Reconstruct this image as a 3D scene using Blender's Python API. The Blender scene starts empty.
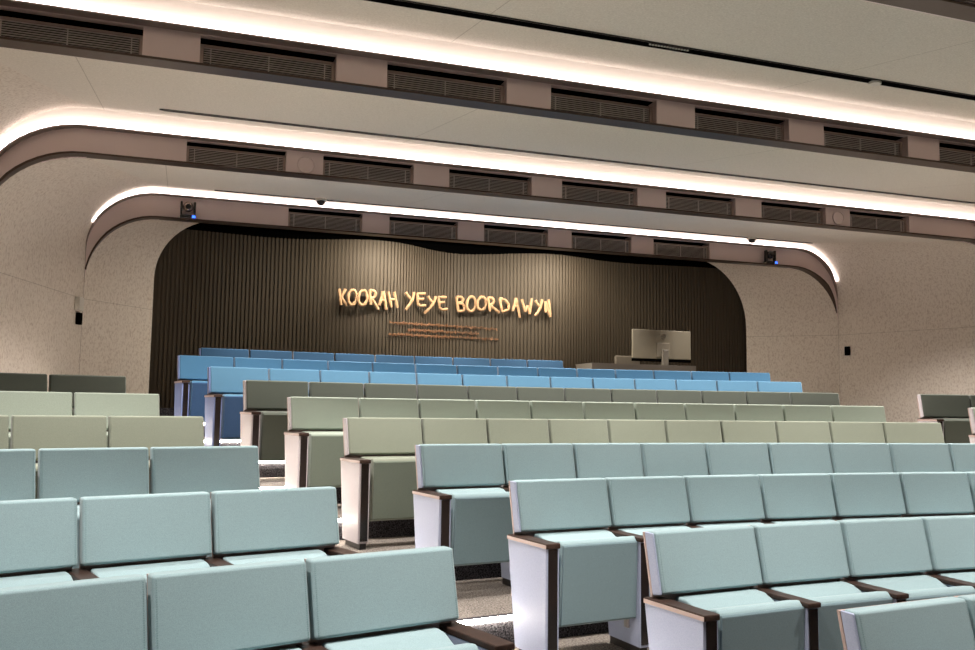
import bpy, bmesh, math, random
from mathutils import Vector, Matrix
random.seed(7)
S = bpy.context.scene
C = S.collection
PI = math.pi
sin, cos, tan = math.sin, math.cos, math.tan

# ------------------------------------------------------------------ frame of the room
# origin: centre of the seating arcs on the level of the front row; x across, y towards the back wall
A = math.radians(19.35)
CAM = Vector((-4.2005, 9.3164, 1.67)); PITCH = .0958; ROLL = -.0119; FPX = 896.78
def fwd():
    R0 = Vector((cos(A), -sin(A), 0)); F = Vector((sin(A)*cos(PITCH), cos(A)*cos(PITCH), sin(PITCH)))
    U0 = R0.cross(F); c, s = cos(ROLL), sin(ROLL)
    return c*R0 - s*U0, s*R0 + c*U0, F
RX, UX, FX = fwd()
def at(px, py, D):
    """point of the room on the sight line of a photo point, at depth D behind the viewpoint"""
    d = FX + RX*((px-487.5)/FPX) + UX*((325-py)/FPX)
    return CAM + d*(D/d.y)

# ------------------------------------------------------------------ materials
def srgb(r, g, b):
    f = lambda c: (c/255/12.92) if c/255 <= .04045 else ((c/255+.055)/1.055)**2.4
    return (f(r), f(g), f(b), 1)
def base_mat(name):
    m = bpy.data.materials.new(name); m.use_nodes = True
    return m, m.node_tree, m.node_tree.nodes['Principled BSDF']
def node(nt, t, **kw):
    n = nt.nodes.new(t)
    for k, v in kw.items():
        if k.startswith('i_'): n.inputs[k[2:].replace('_', ' ')].default_value = v
        else: setattr(n, k, v)
    return n
def plain(name, col, rough=.5, metal=0, spec=.5):
    m, nt, b = base_mat(name)
    b.inputs['Base Color'].default_value = col; b.inputs['Roughness'].default_value = rough
    b.inputs['Metallic'].default_value = metal; b.inputs['Specular IOR Level'].default_value = spec
    tc = node(nt, 'ShaderNodeTexCoord'); n = node(nt, 'ShaderNodeTexNoise', i_Scale=40.0, i_Detail=2.0)
    nt.links.new(tc.outputs['Object'], n.inputs['Vector'])
    mr = node(nt, 'ShaderNodeMapRange'); mr.inputs['To Min'].default_value = max(0, rough-.04); mr.inputs['To Max'].default_value = min(1, rough+.04)
    nt.links.new(n.outputs['Fac'], mr.inputs['Value']); nt.links.new(mr.outputs['Result'], b.inputs['Roughness'])
    return m
def speckle(name, c1, c2, scale=150., rough=.95, bump=.2, stretch=(1, 1, 1), detail=4., lo=.35, hi=.65, dist=.002, sheen=0):
    m, nt, b = base_mat(name); L = nt.links.new
    tc = node(nt, 'ShaderNodeTexCoord'); mp = node(nt, 'ShaderNodeMapping'); mp.inputs['Scale'].default_value = stretch
    n = node(nt, 'ShaderNodeTexNoise', i_Scale=scale, i_Detail=detail, i_Roughness=.65)
    mr = node(nt, 'ShaderNodeMapRange'); mr.inputs['From Min'].default_value = lo; mr.inputs['From Max'].default_value = hi
    mx = node(nt, 'ShaderNodeMix', data_type='RGBA'); mx.inputs['A'].default_value = c1; mx.inputs['B'].default_value = c2
    L(tc.outputs['Object'], mp.inputs['Vector']); L(mp.outputs['Vector'], n.inputs['Vector']); L(n.outputs['Fac'], mr.inputs['Value'])
    L(mr.outputs['Result'], mx.inputs['Factor']); L(mx.outputs['Result'], b.inputs['Base Color'])
    bp = node(nt, 'ShaderNodeBump', i_Strength=bump, i_Distance=dist); L(n.outputs['Fac'], bp.inputs['Height']); L(bp.outputs['Normal'], b.inputs['Normal'])
    b.inputs['Roughness'].default_value = rough; b.inputs['Specular IOR Level'].default_value = .15
    if sheen: b.inputs['Sheen Weight'].default_value = sheen; b.inputs['Sheen Roughness'].default_value = .5
    m['mix'] = mx.name
    return m
def seams(m, kind):
    """thin dark joints between the boards of the acoustic lining"""
    nt = m.node_tree; L = nt.links.new; mx = nt.nodes[m['mix']]; b = nt.nodes['Principled BSDF']
    g = node(nt, 'ShaderNodeNewGeometry'); sp = node(nt, 'ShaderNodeSeparateXYZ'); L(g.outputs['Position'], sp.inputs[0])
    def math_(op, a, bb, c=None):
        n = node(nt, 'ShaderNodeMath', operation=op)
        for i, v in enumerate((a, bb, c)):
            if v is None: continue
            if isinstance(v, (int, float)): n.inputs[i].default_value = v
            else: L(v, n.inputs[i])
        return n.outputs[0]
    X, Y, Z = sp.outputs
    line = math_('LESS_THAN', math_('ABSOLUTE', math_('SUBTRACT', Z, 3.018), 0), .0035)
    if kind == 'ceiling':
        # joint positions differ from bay to bay
        def bay(y0, y1, off):
            inb = math_('MULTIPLY', math_('GREATER_THAN', Y, y0), math_('LESS_THAN', Y, y1))
            fr = math_('ABSOLUTE', math_('SUBTRACT', math_('FLOORED_MODULO', math_('SUBTRACT', X, off), 3.06), 1.53), 0)
            return math_('MULTIPLY', inb, math_('LESS_THAN', fr, .0035))
        line = math_('MAXIMUM', bay(0, 16.14, -2.15+1.53-.04), math_('MAXIMUM', bay(16.14, 18.97, -4.95+1.53), bay(18.97, 21.6, -4.35+1.53)))
    mm = node(nt, 'ShaderNodeMix', data_type='RGBA', blend_type='MULTIPLY'); mm.inputs['B'].default_value = (.68, .66, .64, 1)
    L(line, mm.inputs['Factor']); L(mx.outputs['Result'], mm.inputs['A']); L(mm.outputs['Result'], b.inputs['Base Color'])
    return m
def emit(name, col, st):
    m, nt, b = base_mat(name); b.inputs['Base Color'].default_value = (0, 0, 0, 1)
    b.inputs['Emission Color'].default_value = col; b.inputs['Emission Strength'].default_value = st
    return m
M = {}
M['ceil'] = seams(speckle('felt_ceiling', srgb(200, 192, 180), srgb(226, 219, 208), 60., .95, .3, (1, 2.2, 1), 6.), 'ceiling')
M['wall'] = seams(speckle('felt_wall', srgb(220, 211, 199), srgb(172, 154, 140), 42., .95, .3, (1, 1, .6), 5., .47, .78), 'wall')
M['fascia'] = plain('taupe_bronze_fascia', srgb(230, 213, 211), .36, .3)
M['coveback'] = plain('cove_lining', srgb(225, 216, 204), .8)
M['bronze'] = plain('dark_bronze_trim', srgb(76, 62, 54), .4, .5)
M['lip'] = plain('taupe_lip', srgb(146, 130, 122), .4, .3)
M['black'] = plain('matt_black', srgb(6, 6, 6), .95, 0, 0)
M['gloss'] = plain('gloss_black', srgb(16, 13, 12), .18, 0, .6)
M['louvre'] = plain('louvre_grey', srgb(215, 208, 205), .35, .4)
M['vframe'] = plain('vent_frame_bronze', srgb(165, 148, 140), .35, .4)
M['floor'] = speckle('beige_carpet', srgb(70, 65, 62), srgb(148, 140, 131), 90., 1, .6, (1, 1, 1), 6., .38, .62, .006)
M['riser'] = speckle('charcoal_carpet', srgb(22, 21, 24), srgb(92, 90, 94), 110., 1, .6, (1, 1, 1), 6., .42, .66, .006)
M['rib'] = plain('bronze_ribbed_panel', srgb(70, 62, 51), .6, 0, .2)
M['cove'] = emit('cove_led', (1, .87, .84, 1), 6.2)
M['step'] = emit('step_led', (1, .88, .76, 1), 42.)
M['timber'] = speckle('walnut_arm_top', srgb(44, 34, 30), srgb(68, 52, 45), 30., .38, .1, (1, 12, 1), 4.)
M['edge'] = plain('ply_edge', srgb(166, 144, 136), .45)
M['panel_w'] = speckle('white_laminate_panel', srgb(176, 170, 173), srgb(190, 184, 187), 300., .5, .05)
M['panel_b'] = speckle('lavender_laminate_panel', srgb(152, 161, 184), srgb(166, 174, 196), 300., .5, .05)
M['panel_u'] = speckle('periwinkle_laminate_panel', srgb(108, 124, 168), srgb(122, 136, 180), 300., .5, .05)
M['foot'] = plain('black_foot', srgb(24, 20, 18), .4)
M['chrome'] = plain('brushed_steel', srgb(170, 165, 160), .3, .9)
def fabric(n, rgb):
    a = tuple(max(0, c*.93) for c in rgb); b = tuple(min(255, c*1.06) for c in rgb)
    return speckle('fabric_'+n, srgb(*a), srgb(*b), 420., .9, .12, (1, 1, 1), 3., .35, .65, .001, .25)
M['teal'] = fabric('pale_teal', (139, 162, 166))
M['olive'] = fabric('sage', (132, 138, 123))
M['sage'] = fabric('pale_sage', (150, 161, 148))
M['dsage'] = fabric('dark_sage', (82, 88, 79))
M['sky'] = fabric('sky_blue', (72, 110, 134))
M['navy'] = fabric('deep_blue', (70, 114, 146))
M['navy2'] = fabric('rear_blue', (44, 80, 110))
M['white'] = plain('white_plastic', srgb(205, 200, 190), .5)
M['wood'] = speckle('letter_timber', srgb(158, 124, 92), srgb(186, 152, 116), 14., .6, .4, (6, 1, 1), 5.)
M['copper'] = plain('copper_script', srgb(146, 106, 76), .5, .2)
M['silver'] = plain('silver_plastic', srgb(136, 129, 112), .45, .3)
M['plate'] = plain('plate_silver', srgb(136, 129, 114), .5, .1)
M['desk'] = plain('grey_desk', srgb(112, 106, 96), .6)
M['chairf'] = plain('grey_mesh_chair', srgb(112, 104, 92), .8)
M['blue_led'] = emit('blue_led', (.03, .12, 1, 1), 2.5)
M['lens'] = plain('lens_glass', srgb(150, 130, 120), .15, .6)

# ------------------------------------------------------------------ mesh helpers
def finish(me, smooth=True, ang=50):
    if not smooth: return
    me.shade_smooth() if hasattr(me, 'shade_smooth') else None
    ca = cos(math.radians(ang))
    vf = [[] for _ in me.vertices]
    for p in me.polygons:
        for v in p.vertices: vf[v].append(p.index)
    nr = [None]*len(me.loops)
    pn = [p.normal.copy() for p in me.polygons]; pa = [max(p.area, 1e-9) for p in me.polygons]
    for p in me.polygons:
        for li in p.loop_indices:
            v = me.loops[li].vertex_index; s = Vector()
            for q in vf[v]:
                if pn[q].dot(pn[p.index]) > ca: s += pn[q]*pa[q]
            nr[li] = s.normalized() if s.length > 0 else pn[p.index]
    me.normals_split_custom_set(nr)
def bm_mesh(name, bm, mat, smooth=True, recalc=True):
    if recalc: bmesh.ops.recalc_face_normals(bm, faces=bm.faces)
    me = bpy.data.meshes.new(name); bm.to_mesh(me); bm.free(); me.materials.append(mat)
    finish(me, smooth); return me
def link(name, me, parent=None):
    o = bpy.data.objects.new(name, me); C.objects.link(o)
    if parent: o.parent = parent
    return o
def obj(name, bm, mat, parent=None, smooth=True): return link(name, bm_mesh(name, bm, mat, smooth), parent)
def empty(name, loc=(0, 0, 0), rz=0):
    o = bpy.data.objects.new(name, None); C.objects.link(o); o.location = loc; o.rotation_euler = (0, 0, rz); o.empty_display_size = .1; return o
def tag(o, label, cat, group=None):
    o['label'] = label; o['category'] = cat
    if group: o['group'] = group
    return o
def struct(o): o['kind'] = 'structure'; return o
def box(bm, x0, x1, y0, y1, z0, z1, bev=0, seg=3, M4=None):
    r = bmesh.ops.create_cube(bm, size=1)
    vs = r['verts']
    for v in vs: v.co = Vector(((x0+x1)/2+v.co.x*(x1-x0), (y0+y1)/2+v.co.y*(y1-y0), (z0+z1)/2+v.co.z*(z1-z0)))
    if bev:
        es = list({e for v in vs for e in v.link_edges})
        r2 = bmesh.ops.bevel(bm, geom=es, offset=bev, segments=seg, profile=.5, affect='EDGES')
        vs = list({v for v in r2['verts']} | {v for v in vs if v.is_valid})
    if M4:
        for v in vs: v.co = M4 @ v.co
    return vs
def prism(bm, pts, x0, x1, bev=0, seg=2):
    """polygon in (y,z) extruded along x"""
    a = [bm.verts.new((x0, y, z)) for y, z in pts]; b = [bm.verts.new((x1, y, z)) for y, z in pts]
    n = len(pts); fs = [bm.faces.new(a), bm.faces.new(b[::-1])]
    for i in range(n): fs.append(bm.faces.new((a[i], a[(i+1) % n], b[(i+1) % n], b[i])))
    if bev:
        bmesh.ops.recalc_face_normals(bm, faces=fs)
        es = list({e for f in fs for e in f.edges})
        bmesh.ops.bevel(bm, geom=es, offset=bev, segments=seg, profile=.5, affect='EDGES')
def tube(bm, pts, rad, n=8, cap=True):
    pts = [Vector(p) for p in pts]; rings = []
    rads = rad if isinstance(rad, (list, tuple)) else [rad]*len(pts)
    for i, p in enumerate(pts):
        d = (pts[min(i+1, len(pts)-1)]-pts[max(i-1, 0)]).normalized()
        a = d.cross(Vector((0, 1, 0)))
        if a.length < .1: a = d.cross(Vector((1, 0, 0)))
        a.normalize(); b = d.cross(a)
        rings.append([bm.verts.new(p+(a*cos(2*PI*k/n)+b*sin(2*PI*k/n))*rads[i]) for k in range(n)])
    for i in range(len(rings)-1):
        for k in range(n): bm.faces.new((rings[i][k], rings[i][(k+1) % n], rings[i+1][(k+1) % n], rings[i+1][k]))
    if cap: bm.faces.new(rings[0][::-1]); bm.faces.new(rings[-1])
def cyl(bm, c, r, h, axis='Z', n=24, r2=None):
    rot = {'Z': Matrix.Identity(4), 'Y': Matrix.Rotation(PI/2, 4, 'X'), 'X': Matrix.Rotation(PI/2, 4, 'Y')}[axis]
    bmesh.ops.create_cone(bm, cap_ends=True, segments=n, radius1=r, radius2=r if r2 is None else r2, depth=h, matrix=Matrix.Translation(c) @ rot)
def sphere(bm, c, r, u=20, v=12, half=None):
    res = bmesh.ops.create_uvsphere(bm, u_segments=u, v_segments=v, radius=r, matrix=Matrix.Translation(c))
    if half == 'down': bmesh.ops.delete(bm, geom=[x for x in res['verts'] if x.co.z > c[2]+1e-4], context='VERTS')

# ------------------------------------------------------------------ stepped floor
ROWP = 1.0613; RISE = .1662; R1 = 12.2355
rk = lambda k: R1+ROWP*(k-1)
fl = lambda k: RISE*(k-1)
def arc(r, z, n=72, t0=-.62, t1=.66): return [Vector((r*sin(t), r*cos(t), z)) for t in [t0+(t1-t0)*i/n for i in range(n+1)]]
bm = bmesh.new()
def strip(bm, a, b):
    va = [bm.verts.new(p) for p in a]; vb = [bm.verts.new(p) for p in b]
    for i in range(len(a)-1): bm.faces.new((va[i], va[i+1], vb[i+1], vb[i]))
for k in range(1, 12):
    r0 = rk(k-1)+.12 if k > 1 else 6.0
    r1 = rk(k)+.12 if k < 11 else 25.0
    strip(bm, arc(r0, fl(k)), arc(r1, fl(k)))
me = bm_mesh('floor', bm, M['floor'], False, False)
o = struct(link('floor', me))
for k in range(1, 11):
    bm = bmesh.new(); r = rk(k)+.12
    a, b = arc(r-.002, fl(k)), arc(r-.002, fl(k+1)+.001)
    c_ = arc(r+.035, fl(k+1)+.001)
    strip(bm, a, b); strip(bm, b, c_)
    struct(link('trim_%d' % k, bm_mesh('riser', bm, M['riser'], False, False)))

# ------------------------------------------------------------------ ceiling and side walls: saw-tooth bays
ZL, ZT, GAP = 4.163, 4.452, .20
NC = 14
def profile(uL, uR, zt, rL, rR, v, zb=-.05):
    (lx, lz), (rx, rz) = rL, rR; P = [Vector((uL, v, zb)), Vector((uL, v, (zb+zt-lz)/2))]
    for i in range(NC+1):
        t = PI/2*i/NC; P.append(Vector((uL+lx-lx*cos(t), v, zt-lz+lz*sin(t))))
    for i in range(NC+1):
        t = PI/2*(1-i/NC); P.append(Vector((uR-rx+rx*cos(t), v, zt-rz+rz*sin(t))))
    P += [Vector((uR, v, (zb+zt-rz)/2)), Vector((uR, v, zb))]
    return P
VP = [9.3, 10.65, 13.44, 16.136, 18.966, 21.586, 22.56]     # planes of the bands, then the back opening
WL = [-8.1, -7.8, -7.25, -6.65, -6.05, -5.29, -4.49]
WR = [9.6, 9.3, 8.9, 8.25, 7.35, 6.39, 5.25]
rin = {5: ((.85, .87), (1.0, .95))}; rout = {5: ((.85, .78), (.85, .9))}
RI = lambda i: rin.get(i, ((.95, .95), (1., .95)))
RO = lambda i: rout.get(i, ((.95, .9), (.95, .9)))
ZI = [ZL]*5+[4.105, 4.34]
ZO = [ZT]*5+[4.42, 4.34]
bl, bc, br = bmesh.new(), bmesh.new(), bmesh.new()
iL = NC//2+2
for i in range(6):
    p0 = profile(WL[i], WR[i], ZI[i], *RI(i), VP[i])
    if i < 5:
        p1 = profile(WL[i+1], WR[i+1], ZO[i+1]+(GAP if i < 4 else .11), *[(a+.05, b+.08) for a, b in RO(i+1)], VP[i+1]+.01)
    else: p1 = profile(WL[6], WR[6], 4.34, (.85, .88), (1.1, 1.15), VP[6])
    n = len(p0)
    NS = 6
    rows = [[a.lerp(b, s/NS) for a, b in zip(p0, p1)] for s in range(NS+1)]
    for bmx, lo, hi in ((bl, 0, NC+2), (bc, NC+2, NC+3), (br, NC+3, n-1)):
        for s in range(NS): strip(bmx, rows[s][lo:hi+1], rows[s+1][lo:hi+1])
def shell(name, bm, mat):
    bmesh.ops.remove_doubles(bm, verts=bm.verts, dist=1e-5)
    me = bm_mesh(name, bm, mat, True, False); return struct(link(name, me))
shell('wall_left', bl, M['wall']); shell('ceiling', bc, M['ceil']); shell('wall_right', br, M['wall'])

def ring(bm, pa, pb, v0, v1, tap=None):
    """solid band between two outlines (inner pa, outer pb), from depth v0 to v1"""
    n = len(pa); q = []
    for P in ((pa, v0), (pb, v0), (pb, v1), (pa, v1)):
        q.append([bm.verts.new((p.x, P[1] if (tap is None or P[1] == v1) else v1+(P[1]-v1)*tap(pa[i].z), p.z)) for i, p in enumerate(P[0])])
    for i in range(n-1):
        for j in range(4):
            k = (j+1) % 4; bm.faces.new((q[j][i], q[j][i+1], q[k][i+1], q[k][i]))
    for e in (0, n-1): bm.faces.new([q[j][e] for j in range(4)])
VW = 1.02
vents = {2: [-5.44+1.4165*i for i in range(9)],
         3: [-5.524, -4.104, -2.680, -1.257, .157, 1.576, 2.998, 4.418, 5.83],
         4: [-4.153, -2.737, -1.299, .114, 1.533, 2.950, 4.372],
         5: [-2.790, -1.382, .037, 1.448, 2.861]}
names = {2: 'nearest ceiling step', 3: 'second ceiling step', 4: 'third ceiling step', 5: 'farthest ceiling step'}
ordn = ['first', 'second', 'third', 'fourth', 'fifth', 'sixth', 'seventh', 'eighth', 'ninth', 'tenth', 'eleventh', 'twelfth', 'thirteenth', 'fourteenth']
tn = 11
# one vent assembly: built once, copied
def vent_parts():
    L = []
    bm = bmesh.new(); h0, h1 = .0, .235
    for a in ((0, VW, 0, .03, h0, h0+.022), (0, VW, 0, .03, h1-.022, h1), (0, .028, 0, .03, h0, h1), (VW-.028, VW, 0, .03, h0, h1)): box(bm, *a, .003, 1)
    L.append(('frame', bm_mesh('vent_frame', bm, M['vframe'])))
    bm = bmesh.new()
    for i in range(10):
        z = h0+.03+i*.0195
        box(bm, .03, VW-.03, .006, .022, z, z+.005)
    for x in (.08, VW/2, VW-.08): box(bm, x-.004, x+.004, .010, .026, h0+.02, h1-.02)
    L.append(('louvre', bm_mesh('vent_louvre', bm, M['louvre'], False)))
    bm = bmesh.new(); box(bm, .01, VW-.01, .05, .06, h0, h1)
    L.append(('backing', bm_mesh('vent_backing', bm, M['black'], False)))
    return L
VPARTS = vent_parts()
for i in (1, 2, 3, 4, 5):
    v = VP[i]; pi_ = profile(WL[i], WR[i], ZI[i], *RI(i), v); po = profile(WL[i], WR[i], ZO[i], *RO(i), v)
    zl, zt = ZI[i], ZO[i]
    # curved ends + straight part with openings where the vents sit
    sel = lambda P, a, b: P[a:b]
    n = len(pi_); bm = bmesh.new(); nl = NC+3
    outer = profile(WL[i], WR[i], zt+GAP+.06, *[(a+.05, b+.08) for a, b in RO(i)], v)
    ring(bm, pi_[1:nl], outer[1:nl], v, v+.05); ring(bm, pi_[nl:n-1], outer[nl:n-1], v, v+.05)
    xs = [min(pi_[nl-1].x, outer[nl-1].x)-.001]; xe = max(pi_[nl].x, outer[nl].x)+.001
    vl = vents.get(i, [])
    cur = xs[0]; zo = zt-.012
    for x in vl:
        if x > cur: box(bm, cur, x, v+.0006, v+.05, zl+.006, zt+GAP+.06)
        box(bm, x, x+VW, v, v+.05, zl+.006, zl+.028); box(bm, x, x+VW, v, v+.05, zo, zt+GAP+.06)
        cur = x+VW
    box(bm, cur, xe, v+.0006, v+.05, zl+.006, zt+GAP+.06)
    if vl:   # side cheeks of the openings
        for x in vl:
            for xx in (x-.012, x+VW): box(bm, xx, xx+.012, v+.049, v+.2, zl+.055, zt)
    tn += 1; struct(obj('trim_%d' % tn, bm, M['fascia'], smooth=False))
    if vl:   # black lining behind the openings
        bm = bmesh.new(); box(bm, vl[0]-.05, vl[-1]+VW+.05, v+.20, v+.21, zl+.055, zt+.02)
        box(bm, vl[0]-.05, vl[-1]+VW+.05, v+.051, v+.20, zo+.001, zo+.02)
        tn += 1; struct(obj('trim_%d' % tn, bm, M['black'], smooth=False))
    # ledge along the lower edge and lip along the upper edge
    PR = .13
    bm = bmesh.new(); off = profile(WL[i]-.016, WR[i]+.016, zl+.018, *RI(i), v)
    sm = lambda z: .02+.98*max(0, min(1, (z-(zl-.88))/.62))**1.3
    ring(bm, pi_[1:n-1], off[1:n-1], v-PR, v+.03, sm); tn += 1; struct(obj('trim_%d' % tn, bm, M['bronze']))
    bm = bmesh.new(); lo_ = profile(WL[i], WR[i], zt, *RO(i), v); hi_ = profile(WL[i]-.012, WR[i]+.012, zt+.012, *RO(i), v)
    sm2 = lambda z: .02+.98*max(0, min(1, (z-(zt-.8))/.5))
    ring(bm, lo_[1:n-1], hi_[1:n-1], v-.10, v+.002, sm2); tn += 1; struct(obj('trim_%d' % tn, bm, M['lip']))
    g_ = GAP if i < 5 else .11
    a_ = profile(WL[i]-.01, WR[i]+.01, zt+.03, *RO(i), v-.003); b_ = profile(WL[i]-.02, WR[i]+.02, zt+g_-.022, *RO(i), v-.13)
    bm = bmesh.new()
    cs = [[p.lerp(q, t)+Vector((0, 0, -.018*sin(PI*t)*-1)) for p, q in zip(a_[5:n-5], b_[5:n-5])] for t in (0, .25, .5, .75, 1)]
    for c0, c1 in zip(cs, cs[1:]): strip(bm, c0, c1)
    tn += 1; struct(link('trim_%d' % tn, bm_mesh('cove_lining', bm, M['coveback'], True, False)))
    # led profile lying on the lip
    e0 = profile(WL[i]-.016, WR[i]+.016, zt+.016, *RO(i), v); e1 = profile(WL[i]-.026, WR[i]+.026, zt+.026, *RO(i), v)
    m0 = 6; bm = bmesh.new(); ring(bm, e0[m0:n-m0], e1[m0:n-m0], v-.088, v-.05)
    led = obj('cove_light', bm, M['cove'])
    tag(led, {1: 'thin warm cove light strip above the stage side, in front of all vents', 2: 'thin warm cove light strip above the nearest ceiling step', 3: 'thin warm cove light strip above the second ceiling step', 4: 'thin warm cove light strip above the third ceiling step with rounded corner',
              5: 'thin warm cove light strip above the farthest ceiling step'}[i], 'light strip', 'cove light strips')
    # vents
    for j, x in enumerate(vl):
        e = empty('ceiling_vent', (x, v+{2: .08, 3: .07, 4: .05, 5: .02}.get(i, .1), zl+.03))
        tag(e, 'dark louvred air vent, %s from the left in the %s' % (ordn[j], names[i]), 'vent', 'air vents along the ceiling steps')
        for nm, me in VPARTS:
            c = link(nm, me, e)
            if nm != 'backing': c.scale = (1, 1, {2: .90, 3: .90, 4: .88, 5: .93}[i])

# ------------------------------------------------------------------ ceiling slots with downlights, small ceiling fittings
def ceil_z(y):
    for i in range(1, 5):
        if VP[i] <= y <= VP[i+1]: return ZI[i]+(ZO[i+1]+(GAP if i < 4 else .11)-ZI[i])*(y-VP[i])/(VP[i+1]-VP[i])
    return 4.2
slots = [(12.1, -6.0, 7.0, .13, 'over the front rows'), (15.12, -6.2, 7.2, .13, 'crossing the nearest ceiling bay'), (18.33, -4.38, 5.9, .085, 'crossing the middle ceiling bay'), (21.26, -3.75, 5.6, .06, 'crossing the farthest ceiling bay')]
def slope(y): return math.atan2(ceil_z(y+.05)-ceil_z(y-.05), .1)
for j, (y, x0, x1, w, ph) in enumerate(slots):
    e = empty('ceiling_slot_light', ((x0+x1)/2, y, ceil_z(y))); e.rotation_euler = (slope(y), 0, 0)
    tag(e, 'long black linear slot light '+ph, 'light', 'black slot lights in the ceiling')
    L_ = (x1-x0)/2
    bm = bmesh.new(); box(bm, -L_, L_, -w/2, w/2, -.010, -.002); cyl(bm, (-L_, 0, -.006), w/2, .008); cyl(bm, (L_, 0, -.006), w/2, .008)
    obj('channel', bm, M['black'], e, False)
    bm = bmesh.new()
    for s in (-1, 1): box(bm, -L_, L_, s*w/2-.003, s*w/2+.003, -.013, -.002)
    obj('slot_edge', bm, M['gloss'], e, False)
# small things
def small_dome(px, py, D, lab):
    p = at(px, py, D); y = p.y; z = ceil_z(y)
    e = empty('ceiling_sensor', (p.x, y, z-.012)); tag(e, lab, 'sensor', 'ceiling sensors')
    bm = bmesh.new(); cyl(bm, (0, 0, -.01), .075, .03); obj('base', bm, M['white'], e)
    bm = bmesh.new(); sphere(bm, (0, 0, -.02), .062, half='down'); obj('dome', bm, M['gloss'], e)
small_dome(321, 198, 11.82, 'small black dome sensor on the left of the farthest ceiling slot')
small_dome(752, 238, 11.9, 'small black dome sensor on the right of the farthest ceiling slot')
p = at(877, 80, 5.78); bm = bmesh.new(); cyl(bm, (0, 0, 0), .05, .02); o = obj('ceiling_detector', bm, M['white']); o.location = (p.x, 15.12, ceil_z(15.12)-.024)
tag(o, 'small white round detector on the nearest ceiling slot', 'detector')
bm = bmesh.new(); p = at(671, 44, 5.75)
for i in range(14): box(bm, -.17+i*.025, -.155+i*.025, -.006, .006, -.004, .004)
o = obj('perforated_insert', bm, M['white'], smooth=False); o.location = (p.x, 15.095, ceil_z(15.095)-.016); tag(o, 'short row of tiny white slots beside the nearest ceiling slot', 'grille')
for px, py, lab in ((306, 165, 'round flush wall speaker on the left of the third ceiling step'), (838, 218, 'round flush wall speaker on the right of the third ceiling step')):
    p = at(px, py, 9.65); e = empty('round_speaker', (p.x, VP[4], p.z)); tag(e, lab, 'speaker', 'round speakers')
    bm = bmesh.new(); tube(bm, [(.088*cos(t), -.008, .088*sin(t)) for t in [2*PI*i/32 for i in range(33)]], .009, 8, False); obj('bezel', bm, M['fascia'], e)
    bm = bmesh.new(); cyl(bm, (0, -.004, 0), .08, .008, 'Y', 32); obj('cover', bm, M['fascia'], e)
def wall_box(px, py, D, w, h, d, mat, name, lab, side, cat):
    lo, hi = D-1.5, D+.75
    for _ in range(30):
        D = (lo+hi)/2; p = at(px, py, D); t = (p.y-VP[4])/(VP[5]-VP[4])
        if side < 0: ins = p.x > WL[4]+(WL[5]-WL[4])*t
        else: ins = p.x < WR[4]+(WR[5]-WR[4])*t
        if ins: lo = D
        else: hi = D
    a = math.atan2(WL[5]-WL[4], VP[5]-VP[4]) if side < 0 else math.atan2(WR[5]-WR[4], VP[5]-VP[4])
    t = (p.y-VP[4])/(VP[5]-VP[4]); x = (WL[4]+(WL[5]-WL[4])*t) if side < 0 else (WR[4]+(WR[5]-WR[4])*t)
    bm = bmesh.new(); box(bm, -d if side > 0 else 0, 0 if side > 0 else d, -w/2, w/2, -h/2, h/2, .01)
    o = obj(name, bm, mat); o.location = (x, p.y, p.z); o.rotation_euler = (0, 0, -a); tag(o, lab, cat)
wall_box(77, 304, 11.75, .14, .17, .06, M['white'], 'wall_sensor_box', 'off-white rounded box on the left wall above a black one', -1, 'wall box')
wall_box(77, 318.5, 11.75, .10, .15, .05, M['black'], 'wall_controller', 'small black box on the left wall under the off-white box', -1, 'wall box')
wall_box(848, 351, 11.75, .09, .15, .04, M['black'], 'wall_controller', 'small black box alone on the right wall', 1, 'wall box')
def ptz(px, py, lab, head):
    p = at(px, py, VP[5]-.07-CAM.y); e = empty('video_camera', (p.x, VP[5]-.075, ZI[5]+.018)); e.rotation_euler = (0, 0, .0); e.scale = (1.15,)*3; tag(e, lab, 'camera', 'pan-tilt video cameras')
    bm = bmesh.new(); box(bm, -.085, .085, -.05, .055, 0, .045, .012); obj('base', bm, M['gloss'], e)
    bm = bmesh.new()
    for s in (-1, 1): box(bm, s*.072-.012, s*.072+.012, -.03, .03, .04, .20, .01)
    obj('yoke', bm, M['gloss'], e)
    bm = bmesh.new(); sphere(bm, (0, 0, .14), .058); hd = obj('head', bm, M['lens'] if head else M['gloss'], e)
    bm = bmesh.new(); cyl(bm, (0, -.05, .135), .03, .04, 'Y'); obj('lens', bm, M['gloss'], hd)
    bm = bmesh.new(); box(bm, .045, .08, -.056, -.048, .008, .036); obj('status_light', bm, M['blue_led'], e)
    bm = bmesh.new()
    for s in (-1, 1): box(bm, s*.1-.01, s*.1+.01, -.03, .03, 0, .02, .004)
    obj('bracket', bm, M['white'], e)
ptz(188, 212, 'black pan-tilt camera with blue light on the ledge, left side', 1)
ptz(770, 258, 'black pan-tilt camera with blue light on the ledge, right side', 0)

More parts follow.
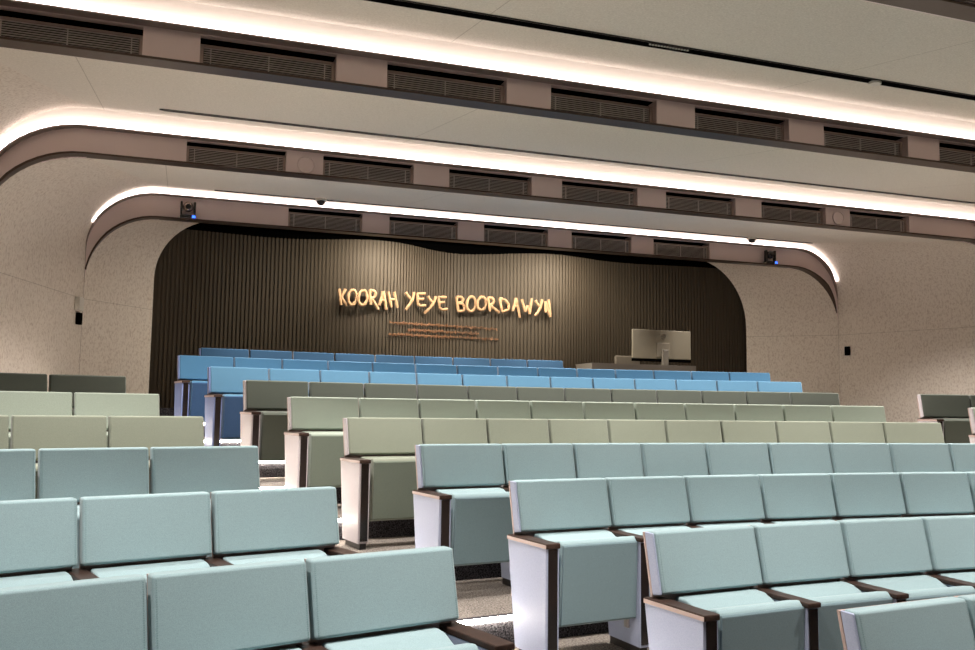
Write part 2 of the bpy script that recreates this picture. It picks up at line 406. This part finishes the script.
# ------------------------------------------------------------------ back wall of wavy ribbed panels
def wall_v(u): return CAM.y+13.34+.31*cos(2*PI*(u-.13)/3.1)*math.exp(-((u+.2)/2.3)**2)+.05*cos(2*PI*u/3.1)
bm = bmesh.new(); ZB, ZTOP = 1.3, 4.2
u = -5.3; top = []; 
pts = []
while u < 6.1:
    def cp(w_, d_):      # point w_ along the curved wall from u, d_ behind its face
        sl = (wall_v(u+.01)-wall_v(u-.01))/.02; c_ = 1/math.sqrt(1+sl*sl); return (u+w_*c_-d_*sl*c_, wall_v(u)+w_*sl*c_+d_*c_)
    pts += [cp(0, 0), cp(.036, 0), cp(.036, .020), cp(.058, .020)]
    sl0 = (wall_v(u+.01)-wall_v(u-.01))/.02; u += .058/math.sqrt(1+sl0*sl0)
for a, b in zip(pts, pts[1:]):
    q = [bm.verts.new(c) for c in ((a[0], a[1], ZB), (b[0], b[1], ZB), (b[0], b[1], ZTOP), (a[0], a[1], ZTOP))]; bm.faces.new(q)
struct(obj('wall_back', bm, M['rib'], smooth=False))
bm = bmesh.new(); box(bm, -5.6, 6.6, CAM.y+14.1, CAM.y+14.2, 1.0, 5.2); box(bm, -5.6, 6.6, VP[6]+.02, CAM.y+14.1, 4.42, 4.5); struct(obj('trim_60', bm, M['black'], smooth=False))

# ------------------------------------------------------------------ lettering
Z6 = lambda x, y: (330+x/8.125, 280+y/8.125)
Z7 = lambda x, y: (440+x/8.125, 280+y/8.125)
def ell(cx, cy, rx, ry, n=18): return [(cx+rx*sin(2*PI*i/n)+.06*ry*cos(2*PI*i/n), cy-ry*cos(2*PI*i/n)) for i in range(n+1)]
LET = [(Z6, 'K', [[(75, 72), (82, 140), (90, 205)], [(126, 74), (92, 142)], [(92, 138), (112, 170), (137, 212)]]),
 (Z6, 'O', [ell(182, 142, 33, 62)]), (Z6, 'O', [ell(267, 145, 36, 60)]),
 (Z6, 'R', [[(322, 82), (328, 140), (332, 198)], [(322, 82), (352, 86), (372, 108), (362, 138), (332, 156)], [(338, 156), (366, 190), (392, 240)]]),
 (Z6, 'A', [[(432, 92), (418, 150), (400, 205)], [(432, 92), (446, 160), (456, 240)], [(412, 165), (450, 165)]]),
 (Z6, 'H', [[(474, 96), (486, 160), (498, 222)], [(520, 96), (534, 160), (547, 226)], [(487, 160), (534, 158)]]),
 (Z6, 'Y', [[(615, 100), (636, 132), (660, 158)], [(684, 98), (674, 150), (650, 195), (614, 242)]]),
 (Z6, 'E', [[(776, 112), (710, 110), (712, 195), (735, 212), (780, 206)], [(712, 156), (762, 154)]]),
 (Z6, 'Y', [[(795, 130), (812, 160), (832, 182)], [(860, 132), (846, 180), (810, 230), (765, 270)]]),
 (Z6, 'E', [[(946, 140), (882, 138), (890, 226), (912, 242), (955, 234)], [(886, 184), (932, 180)]]),
 (Z7, 'B', [[(132, 136), (140, 195), (148, 252)], [(132, 138), (170, 136), (190, 158), (176, 180), (142, 188)], [(142, 188), (184, 194), (204, 222), (190, 250), (148, 254)]]),
 (Z7, 'O', [ell(254, 195, 36, 60)]), (Z7, 'O', [ell(339, 190, 35, 54)]),
 (Z7, 'R', [[(388, 145), (398, 200), (408, 256)], [(388, 143), (424, 146), (440, 172), (428, 194), (402, 204)], [(404, 200), (440, 230), (482, 266)]]),
 (Z7, 'D', [[(484, 148), (494, 204), (505, 258)], [(484, 148), (528, 162), (560, 200), (556, 240), (505, 260)]]),
 (Z7, 'A', [[(616, 146), (606, 200), (592, 252)], [(616, 146), (634, 220), (650, 306)], [(602, 212), (632, 212)]]),
 (Z7, 'W', [[(664, 156), (678, 205), (692, 256)], [(692, 256), (712, 206)], [(712, 206), (728, 276)], [(728, 276), (738, 210), (746, 150)]]),
 (Z7, 'Y', [[(774, 165), (790, 192), (810, 216)], [(830, 158), (820, 215), (800, 255), (774, 290)]]),
 (Z7, 'N', [[(858, 262), (855, 172)], [(855, 172), (876, 240), (896, 300)], [(896, 300), (892, 230), (882, 158)]])]
def wallpt(px, py, off):
    D = 13.3
    for _ in range(4): D = wall_v(at(px, py, D).x)-CAM.y-off
    return at(px, py, D)
o0 = wallpt(445, 303, 0)
sign = empty('wall_sign', o0); tag(sign, 'large tan timber stick lettering KOORAH YEYE BOORDAWYN on the ribbed back wall', 'sign')
def dense(P, n=4):
    out = []
    for a, b in zip(P, P[1:]): out += [(a[0]+(b[0]-a[0])*i/n, a[1]+(b[1]-a[1])*i/n) for i in range(n)]
    return out+[P[-1]]
for zf, ch, strokes in LET:
    bm = bmesh.new()
    cx = sum(p[0] for s in strokes for p in s)/sum(len(s) for s in strokes)
    xs_ = [p[0] for s in strokes for p in s]; vc = min(wallpt(*zf(x_, 180), 0).y for x_ in (min(xs_), cx, max(xs_))) - .07
    for s in strokes:
        P = [at(*zf(*q), vc-CAM.y)-o0 for q in dense(s, 3 if len(s) < 10 else 1)]
        tube(bm, P, [.0225*(1+.14*sin(i*1.9)) for i in range(len(P))], 8)
    q = wallpt(*zf(cx, 160), 0)-o0    # stand-off pin into the wall
    c0 = P[len(P)//2]; tube(bm, [c0, Vector((c0.x, c0.y+.12, c0.z))], .008, 6)
    obj('letter', bm, M['wood'], sign)
script = empty('wall_inscription', wallpt(443, 331, 0)); tag(script, 'three short lines of small copper script under the large lettering', 'inscription')
so = script.location.copy()
for (x0, y0, x1, y1) in ((389.7, 322.2, 497.8, 329.2), (408, 329.6, 479.4, 333.6), (388.5, 334.0, 497.8, 339.2)):
    bm = bmesh.new(); n = int((x1-x0)/1.15); w = 0; cur = []
    for i in range(n+1):
        t = i/n; x = x0+(x1-x0)*t; y = y0+(y1-y0)*t
        w += 1
        amp = random.choice((.6, .9, 1.7, .7))
        cur.append(wallpt(x, y-amp, .03)-so); cur.append(wallpt(x+.35, y+random.choice((.6, .7, 1.6)), .03)-so)
        if w > random.randint(5, 9) or i == n:
            if len(cur) > 2: tube(bm, cur, .0072, 5)
            cur = []; w = 0
    obj('script_line', bm, M['copper'], script)

# ------------------------------------------------------------------ operator desk, monitor, chair
DD = 12.05
a = at(592, 362, DD); b = at(696, 366, DD); zt = b.z; yf = a.y; zf = fl(10)
e = empty('control_desk', (b.x, yf, zf)); tag(e, 'grey operator desk behind the blue rows in front of the ribbed wall', 'desk')
wd = b.x-a.x; hz = zt-zf
bm = bmesh.new(); box(bm, -wd, 0, 0, .58, hz-.015, hz); obj('desk_top', bm, M['desk'], e)
bm = bmesh.new(); box(bm, -wd, 0, 0, .03, 0, hz-.015); obj('front_panel', bm, M['desk'], e)
for x in (-wd, -.03):
    bm = bmesh.new(); box(bm, x, x+.03,   .03, .55, 0, hz-.015); obj('side_panel', bm, M['desk'], e)
a = at(632, 331, DD+.3); b = at(690.3, 360, DD+.3); mw = b.x-a.x; mh = a.z-b.z-.02; mx = (a.x+b.x)/2
e = empty('computer_monitor', (mx, yf+.3, zt)); tag(e, 'wide silver-backed computer monitor standing on the grey desk', 'monitor')
z0 = b.z-zt-.0
bm = bmesh.new(); box(bm, -mw/2, mw/2, -.02, .02, z0, z0+mh+.05, .008); hs = obj('housing', bm, M['silver'], e)
bm = bmesh.new(); box(bm, -mw/2, mw/2, -.018, .022, z0-.045, z0, .004); obj('chin', bm, M['black'], e)
bm = bmesh.new(); box(bm, -.10, .13, -.026, -.019, z0+.03, z0+.25, .003); obj('mount_plate', bm, M['plate'], hs)
bm = bmesh.new(); box(bm, -.02, .085, -.075, -.03, .01, z0+.14, .008); obj('stand', bm, M['desk'], e)
bm = bmesh.new(); box(bm, -.13, .19, -.13, .12, 0, .012, .004); obj('stand_foot', bm, M['desk'], e)
bm = bmesh.new(); lc = (.02, -.024, z0+mh-.045); tube(bm, [(lc[0]+.042*cos(t), lc[1], lc[2]+.042*sin(t)) for t in [2*PI*i/28 for i in range(29)]], .0035, 6, False)
def ltr(bm, x, strokes, s=.013):
    for st in strokes: tube(bm, [(x+p[0]*s, lc[1], lc[2]-.009+p[1]*s*1.3) for p in st], .0018, 5)
ltr(bm, lc[0]-.032, [[(0, 0), (0, 1), (.6, .9), (.9, .5), (.6, .1), (0, 0)]])
ltr(bm, lc[0]-.015, [[(1, 1.15), (0, .8), (1, .5)], [(0, .8), (.1, .1), (1, .1)]])
ltr(bm, lc[0]+.002, [[(0, 1), (0, 0), (.8, 0)]]); ltr(bm, lc[0]+.018, [[(0, 1), (0, 0), (.8, 0)]])
obj('round_badge', bm, M['desk'], hs)
a = at(611, 355, 13.05); b = at(634, 362, 13.05)
e = empty('office_chair', ((a.x+b.x)/2+.1, CAM.y+13.05, fl(11))); tag(e, 'pale office chair back showing behind the desk left of the monitor', 'chair')
zc = a.z-fl(11); cw = .23
bm = bmesh.new(); box(bm, -cw, cw, 0, .05, zc-.42, zc, .03); obj('backrest', bm, M['chairf'], e)
bm = bmesh.new(); box(bm, -.22, .22, -.46, -.03, .4, .46, .03); obj('seat', bm, M['chairf'], e)
bm = bmesh.new(); tube(bm, [(0, .03, zc-.3), (0, .07, .5), (0, -.2, .39)], .02); cyl(bm, (0, -.22, .22), .025, .36); obj('column', bm, M['black'], e)
bm = bmesh.new()
for i in range(5):
    t = 2*PI*i/5; tube(bm, [(0, -.22, .07), (.2*cos(t), -.22+.2*sin(t), .035)], .016); sphere(bm, (.2*cos(t), -.22+.2*sin(t), .026), .026, 10, 6)
obj('base', bm, M['black'], e)

# ------------------------------------------------------------------ theatre seats
W = .58; TH = math.radians(12)
def tilt_y(z): return -.012-(.937-z)*.22
def seat_meshes(fab, pan, far, under=None):
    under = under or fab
    D_ = {}
    seg = 3
    def back(x0, x1):
        bm = bmesh.new(); t = .068
        P = [(tilt_y(.937)-.026, .945), (tilt_y(.662)-.026, .668), (tilt_y(.662)-.026+t, .655), (tilt_y(.937)-.026+t, .945)]
        prism(bm, P, x0, x1, .013, 3)
        return bm_mesh('backrest', bm, fab)
    D_['back'] = back(-W/2+.010, W/2-.010); D_['backL'] = back(-W/2-.045, W/2-.010); D_['backR'] = back(-W/2+.010, W/2+.053)
    def shell_(x0, x1):
        bm = bmesh.new(); y = tilt_y(.937)+.043
        prism(bm, [(y, .938), (tilt_y(.66)+.043, .655), (-.02, .30), (.0, .30), (tilt_y(.66)+.058, .655), (y+.014, .938)], x0, x1)
        return bm_mesh('back_shell', bm, M['edge'], False)
    D_['shell'] = shell_(-W/2+.016, W/2-.016); D_['shellL'] = shell_(-W/2-.058, W/2-.016); D_['shellR'] = shell_(-W/2+.016, W/2+.056)
    # pale cap on the outer side of an end backrest
    def cap(x0, x1, q=-.018):
        bm = bmesh.new(); P = [(tilt_y(.937)+q, .938), (tilt_y(.662)+q, .664), (tilt_y(.662)+.043, .655), (tilt_y(.937)+.043, .940)]
        prism(bm, P, x0, x1, .004, 1); return bm_mesh('end_cap', bm, pan)
    D_['capL'] = cap(-W/2-.058, -W/2-.0445); D_['capR'] = cap(W/2+.0525, W/2+.056, .01)
    bm = bmesh.new()   # lumbar cushion, its sloping top shows below the backrest
    prism(bm, [(-.10, .648), (-.15, .643), (-.245, .600), (-.170, .33), (-.13, .30), (-.05, .30), (-.06, .648)], -.243, .243, .012, 3)
    D_['lumbar'] = bm_mesh('lumbar_cushion', bm, fab)
    bm = bmesh.new()   # seat cushion tipped up, underside to the front
    prism(bm, [(-.392, .628), (-.368, .650), (-.30, .638), (-.255, .60), (-.245, .24), (-.275, .195), (-.345, .188), (-.372, .204)], -.262, .246, .012, 3)
    D_['pad'] = bm_mesh('seat_cushion', bm, fab)
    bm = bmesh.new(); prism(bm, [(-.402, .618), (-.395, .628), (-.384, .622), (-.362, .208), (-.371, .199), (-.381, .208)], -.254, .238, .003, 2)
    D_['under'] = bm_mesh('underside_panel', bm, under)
    bm = bmesh.new(); prism(bm, [(-.43, .620), (-.43, .644), (.0, .644), (.0, .620)], -.040, .040, .006, 2)
    D_['arm'] = bm_mesh('armrest', bm, M['timber'])
    bm = bmesh.new(); prism(bm, [(-.415, .618), (-.415, .045), (-.10, .045), (-.005, .618)], -.032, .032)
    D_['panel'] = bm_mesh('side_panel', bm, pan, False)
    bm = bmesh.new(); box(bm, -.026, .026, -.420, -.412, .06, .614)
    D_['fstrip'] = bm_mesh('front_strip', bm, M['gloss'], False)
    bm = bmesh.new(); box(bm, -.024, .024, -.40, -.10, 0, .045)
    D_['foot'] = bm_mesh('foot', bm, M['foot'], False)
    bm = bmesh.new(); prism(bm, [(-.428, .616), (-.428, .644), (.0, .644), (.0, .616)], -.050, .040, .006, 2)
    D_['armE'] = bm_mesh('armrest', bm, M['timber'])
    bm = bmesh.new(); prism(bm, [(-.427, .6185), (-.427, .637), (-.001, .637), (-.001, .6185)], -.0515, -.0495)
    D_['band'] = bm_mesh('edge_band', bm, M['edge'], False)
    bm = bmesh.new(); prism(bm, [(-.415, .617), (-.415, .045), (-.09, .045), (-.002, .617)], -.045, .036)
    D_['panelE'] = bm_mesh('side_panel', bm, pan, False)
    bm = bmesh.new(); box(bm, -.030, .026, -.420, -.412, .06, .614); D_['fstripE'] = bm_mesh('front_strip', bm, M['gloss'], False)
    bm = bmesh.new(); box(bm, .234, .252, -.31, -.27, .13, .22, .003, 1); box(bm, .236, .246, -.30, -.285, .21, .42)
    D_['hinge'] = bm_mesh('hinge', bm, M['chrome'])
    # stitching along the side seams of the backrest
    def stitch(x0, x1):
        out = []
        for x in (x0+.013, x1-.013):
            bm = bmesh.new()
            for i in range(34):
                z = .68+i*.0074; y = tilt_y(z)-.0262
                box(bm, x-.0022, x+.0022, y-.0012, y+.0012, z, z+.0042)
            out.append(bm_mesh('stitching', bm, M['stitch'], False))
        return out
    if not far:
        D_['st'] = stitch(-W/2+.010, W/2-.010); D_['stL'] = stitch(-W/2-.045, W/2-.010); D_['stR'] = stitch(-W/2+.010, W/2+.053)
    return D_
M['uteal'] = fabric('darker_teal_underside', (106, 128, 134)); M['usage'] = fabric('darker_sage_underside', (104, 114, 102)); M['ublue'] = fabric('darker_blue_underside', (40, 66, 98))  # underside panels coloured a darker tone than the cushions they sit on
M['stitch'] = plain('stitch_thread', srgb(120, 148, 150), .8)
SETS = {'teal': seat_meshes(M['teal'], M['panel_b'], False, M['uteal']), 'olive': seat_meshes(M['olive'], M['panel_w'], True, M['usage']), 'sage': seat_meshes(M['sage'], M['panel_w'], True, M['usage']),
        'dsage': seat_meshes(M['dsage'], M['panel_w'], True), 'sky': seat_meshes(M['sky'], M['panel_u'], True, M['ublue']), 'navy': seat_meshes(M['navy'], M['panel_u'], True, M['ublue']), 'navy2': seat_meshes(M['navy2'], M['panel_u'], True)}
ROWC = {1: 'teal', 2: 'teal', 3: 'teal', 4: 'teal', 5: 'olive', 6: 'sage', 7: 'dsage', 8: 'sky', 9: 'navy', 10: 'navy2'}
CN = {'teal': 'pale teal', 'olive': 'sage green', 'sage': 'pale sage', 'dsage': 'dark grey-green', 'sky': 'sky blue', 'navy': 'deep blue', 'navy2': 'deep blue'}
def seat(k, th, left, right, label, plain_end=False):
    r = rk(k); D_ = SETS[ROWC[k]]; z = fl(k)
    e = empty('theatre_seat', (r*sin(th), r*cos(th), z), -th)
    tag(e, label, 'seat', 'tip-up theatre seats in stepped rows')
    sfx = 'L' if left else ('R' if right else '')
    b = link('backrest', D_['back'+sfx], e)
    for sm_ in D_.get('st'+sfx, []): link('stitching', sm_, b)
    link('back_shell', D_['shell'+sfx], e)
    if left: link('end_cap', D_['capL'], b)
    if right: link('end_cap', D_['capR'], b)
    link('lumbar_cushion', D_['lumbar'], e)
    p = link('seat_cushion', D_['pad'], e); p.location = (0, 0, random.uniform(-.006, .004)); p.rotation_euler = (random.uniform(-.012, .012), 0, random.uniform(-.006, .006))
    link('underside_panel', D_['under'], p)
    link('hinge', D_['hinge'], e)
    def arm(x, end, flip=False):
        a = link('armrest', D_['armE' if end else 'arm'], e); q = link('side_panel', D_['panelE' if end else 'panel'], e)
        f = link('front_strip', D_['fstripE' if end else 'fstrip'], q); g = link('foot', D_['foot'], e)
        c = link('edge_band', D_['band'], a) if end else None
        a.location.x = x; q.location.x = x; g.location.x = x
        if flip: a.scale.x = -1; q.scale.x = -1
    arm(-W/2-.036 if left else -W/2, left)
    if right: arm(W/2+.036, True, True)
    if plain_end: arm(W/2, False)
TR = {1: -.4795, 2: -.487, 3: -.497, 4: -.505, 5: -.513, 6: -.520, 7: -.526, 8: -.531, 9: -.536, 10: -.514}
TL = {2: -.576, 3: -.580, 4: -.583, 5: -.585, 6: -.588, 7: -.590}
NR = {1: 3, 2: 5, 3: 7, 4: 9, 5: 10, 6: 11, 7: 12, 8: 13, 9: 14, 10: 9}
rows = ['front', 'second', 'third', 'fourth', 'fifth', 'sixth', 'seventh', 'eighth', 'ninth', 'tenth']
for k in range(1, 11):
    n = NR[k]; cn = CN[ROWC[k]]
    for j in range(n):
        th = TR[k]+A+(j+.5)*W/rk(k); R_ = (k >= 5 and j == n-1)
        rw = 'nearest row' if k == 1 else ('rearmost row' if k == 10 else rows[k-1]+' row')
        if j == 0: lab = '%s tip-up seat with exposed side panel, left end of main block %s' % (cn, rw)
        elif R_: lab = '%s tip-up seat at the right end of main block %s' % (cn, rw)
        else: lab = '%s tip-up seat, %s from the left in main block %s' % (cn, ordn[j], rw)
        seat(k, th, j == 0, R_ and k < 10, lab, k == 10 and R_)
for k in range(2, 8):
    n = 3 if k < 6 else 3
    for j in range(n):
        th = TL[k]+A-(j+.5)*W/rk(k); rw = rows[k-2] if k > 2 else 'nearest'
        if j == 0: lab = '%s tip-up seat on the aisle end of left block %s row' % (CN[ROWC[k]], rw)
        else: lab = '%s tip-up seat, %s from the aisle in left block %s row' % (CN[ROWC[k]], ordn[j], rw)
        if k >= 6 and j == 2: continue
        seat(k, th, False, j == 0, lab)
def th_at(px, py, R):
    d = FX + RX*((px-487.5)/FPX) + UX*((325-py)/FPX); a = d.x**2+d.y**2; b = 2*(CAM.x*d.x+CAM.y*d.y); c = CAM.x**2+CAM.y**2-R*R
    t = (-b+math.sqrt(b*b-4*a*c))/2/a; return math.atan2(CAM.x+d.x*t, CAM.y+d.y*t)
t7 = th_at(918.4, 395, rk(7))+.06/rk(7)
seat(7, t7+.5*W/rk(7), True, False, 'dark grey-green tip-up seat with white side panel, at the far right edge')
seat(7, t7+1.5*W/rk(7), False, False, 'dark grey-green tip-up seat at the far right edge, second from the aisle')
t6 = th_at(970, 408, rk(6))+.06/rk(6)
seat(6, t6+.5*W/rk(6), True, False, 'pale sage tip-up seat cut off by the right edge, before the dark seats')

# step lights: a lit nosing in each aisle
def led_arc(k, t0, t1, lab):
    r = rk(k)+.12; z = fl(k+1); bm = bmesh.new(); N = 8
    ts = [t0+(t1-t0)*i/N for i in range(N+1)]
    q = [[bm.verts.new((rr*sin(t), rr*cos(t), zz)) for t in ts] for rr, zz in ((r-.022, z-.026), (r-.022, z-.002), (r-.003, z-.002), (r-.003, z-.026))]
    for i in range(N):
        for j in range(4): bm.faces.new((q[j][i], q[j][i+1], q[(j+1) % 4][i+1], q[(j+1) % 4][i]))
    for i in (0, N): bm.faces.new([q[j][i] for j in range(4)])
    tag(obj('step_light', bm, M['step']), lab, 'light', 'glowing step edge lights in the aisles')
for k in range(2, 10):
    tl = (TL.get(k, -.592)+A)+.02/rk(k); tr = TR[min(k, 9)]+A+(.6 if k > 6 else .04)/rk(k)
    led_arc(k, tl, tr, 'warm glowing strip on the left aisle step behind the %s row' % rows[k-1])
for k in range(4, 9):
    a0 = TR[k]+A+(NR[k] if k >= 5 else 9.25)*W/rk(k)+.10/rk(k)
    led_arc(k, a0, a0+.85/rk(k), 'warm glowing strip on the right aisle step behind the %s row' % rows[k-1])

# ------------------------------------------------------------------ lights
def spot(loc, aim, power, size, blend=.6, rad=.04, col=(1, .93, .88)):
    l = bpy.data.lights.new('downlight', 'SPOT'); l.energy = power; l.spot_size = math.radians(size); l.spot_blend = blend; l.shadow_soft_size = rad; l.color = col
    o = bpy.data.objects.new('downlight', l); C.objects.link(o); o.location = loc
    d = Vector(aim)-Vector(loc); o.rotation_euler = d.to_track_quat('-Z', 'Y').to_euler(); return o
P_ = 380
for (y, x0, x1, w, _), pw in zip(slots, (.9, 1.0, 1., .9)):
    n = 7
    for i in range(n):
        x = x0+.7+(x1-x0-1.4)*i/(n-1); z = ceil_z(y)-.03
        if y > 21: spot((x, y-.02, z), (x, y-.35, 0), P_*pw, 58, .8)
        else: spot((x, y, z), (x, y+.35, 0), P_*pw, 104 if y > 17 else 88, .7)
l = bpy.data.lights.new('wall_washer', 'AREA'); l.shape = 'RECTANGLE'; l.size = 4.4; l.size_y = .06; l.energy = 125; l.color = (1, .9, .76); l.spread = math.radians(175)
o = bpy.data.objects.new('wall_washer', l); C.objects.link(o); o.location = (.05, 21.68, 4.09); o.rotation_euler = (Vector((0, .65, -1.2))).to_track_quat('-Z', 'Y').to_euler()
w = bpy.data.worlds.new('World'); S.world = w; w.use_nodes = True
w.node_tree.nodes['Background'].inputs[0].default_value = (1, .93, .88, 1); w.node_tree.nodes['Background'].inputs[1].default_value = .06

# ------------------------------------------------------------------ camera, view
cd = bpy.data.cameras.new('camera'); cd.sensor_width = 36; cd.lens = FPX/975*36; cd.clip_start = .05; cam = bpy.data.objects.new('camera', cd); C.objects.link(cam)
m = Matrix((RX, UX, -FX)).transposed().to_4x4(); m.translation = CAM; cam.matrix_world = m; S.camera = cam
S.view_settings.view_transform = 'Standard'; S.view_settings.look = 'None'; S.view_settings.gamma = 1; S.view_settings.use_curve_mapping = False
S.view_settings.exposure = .6
S.cycles.max_bounces = 8; S.cycles.diffuse_bounces = 5; S.cycles.use_denoising = True
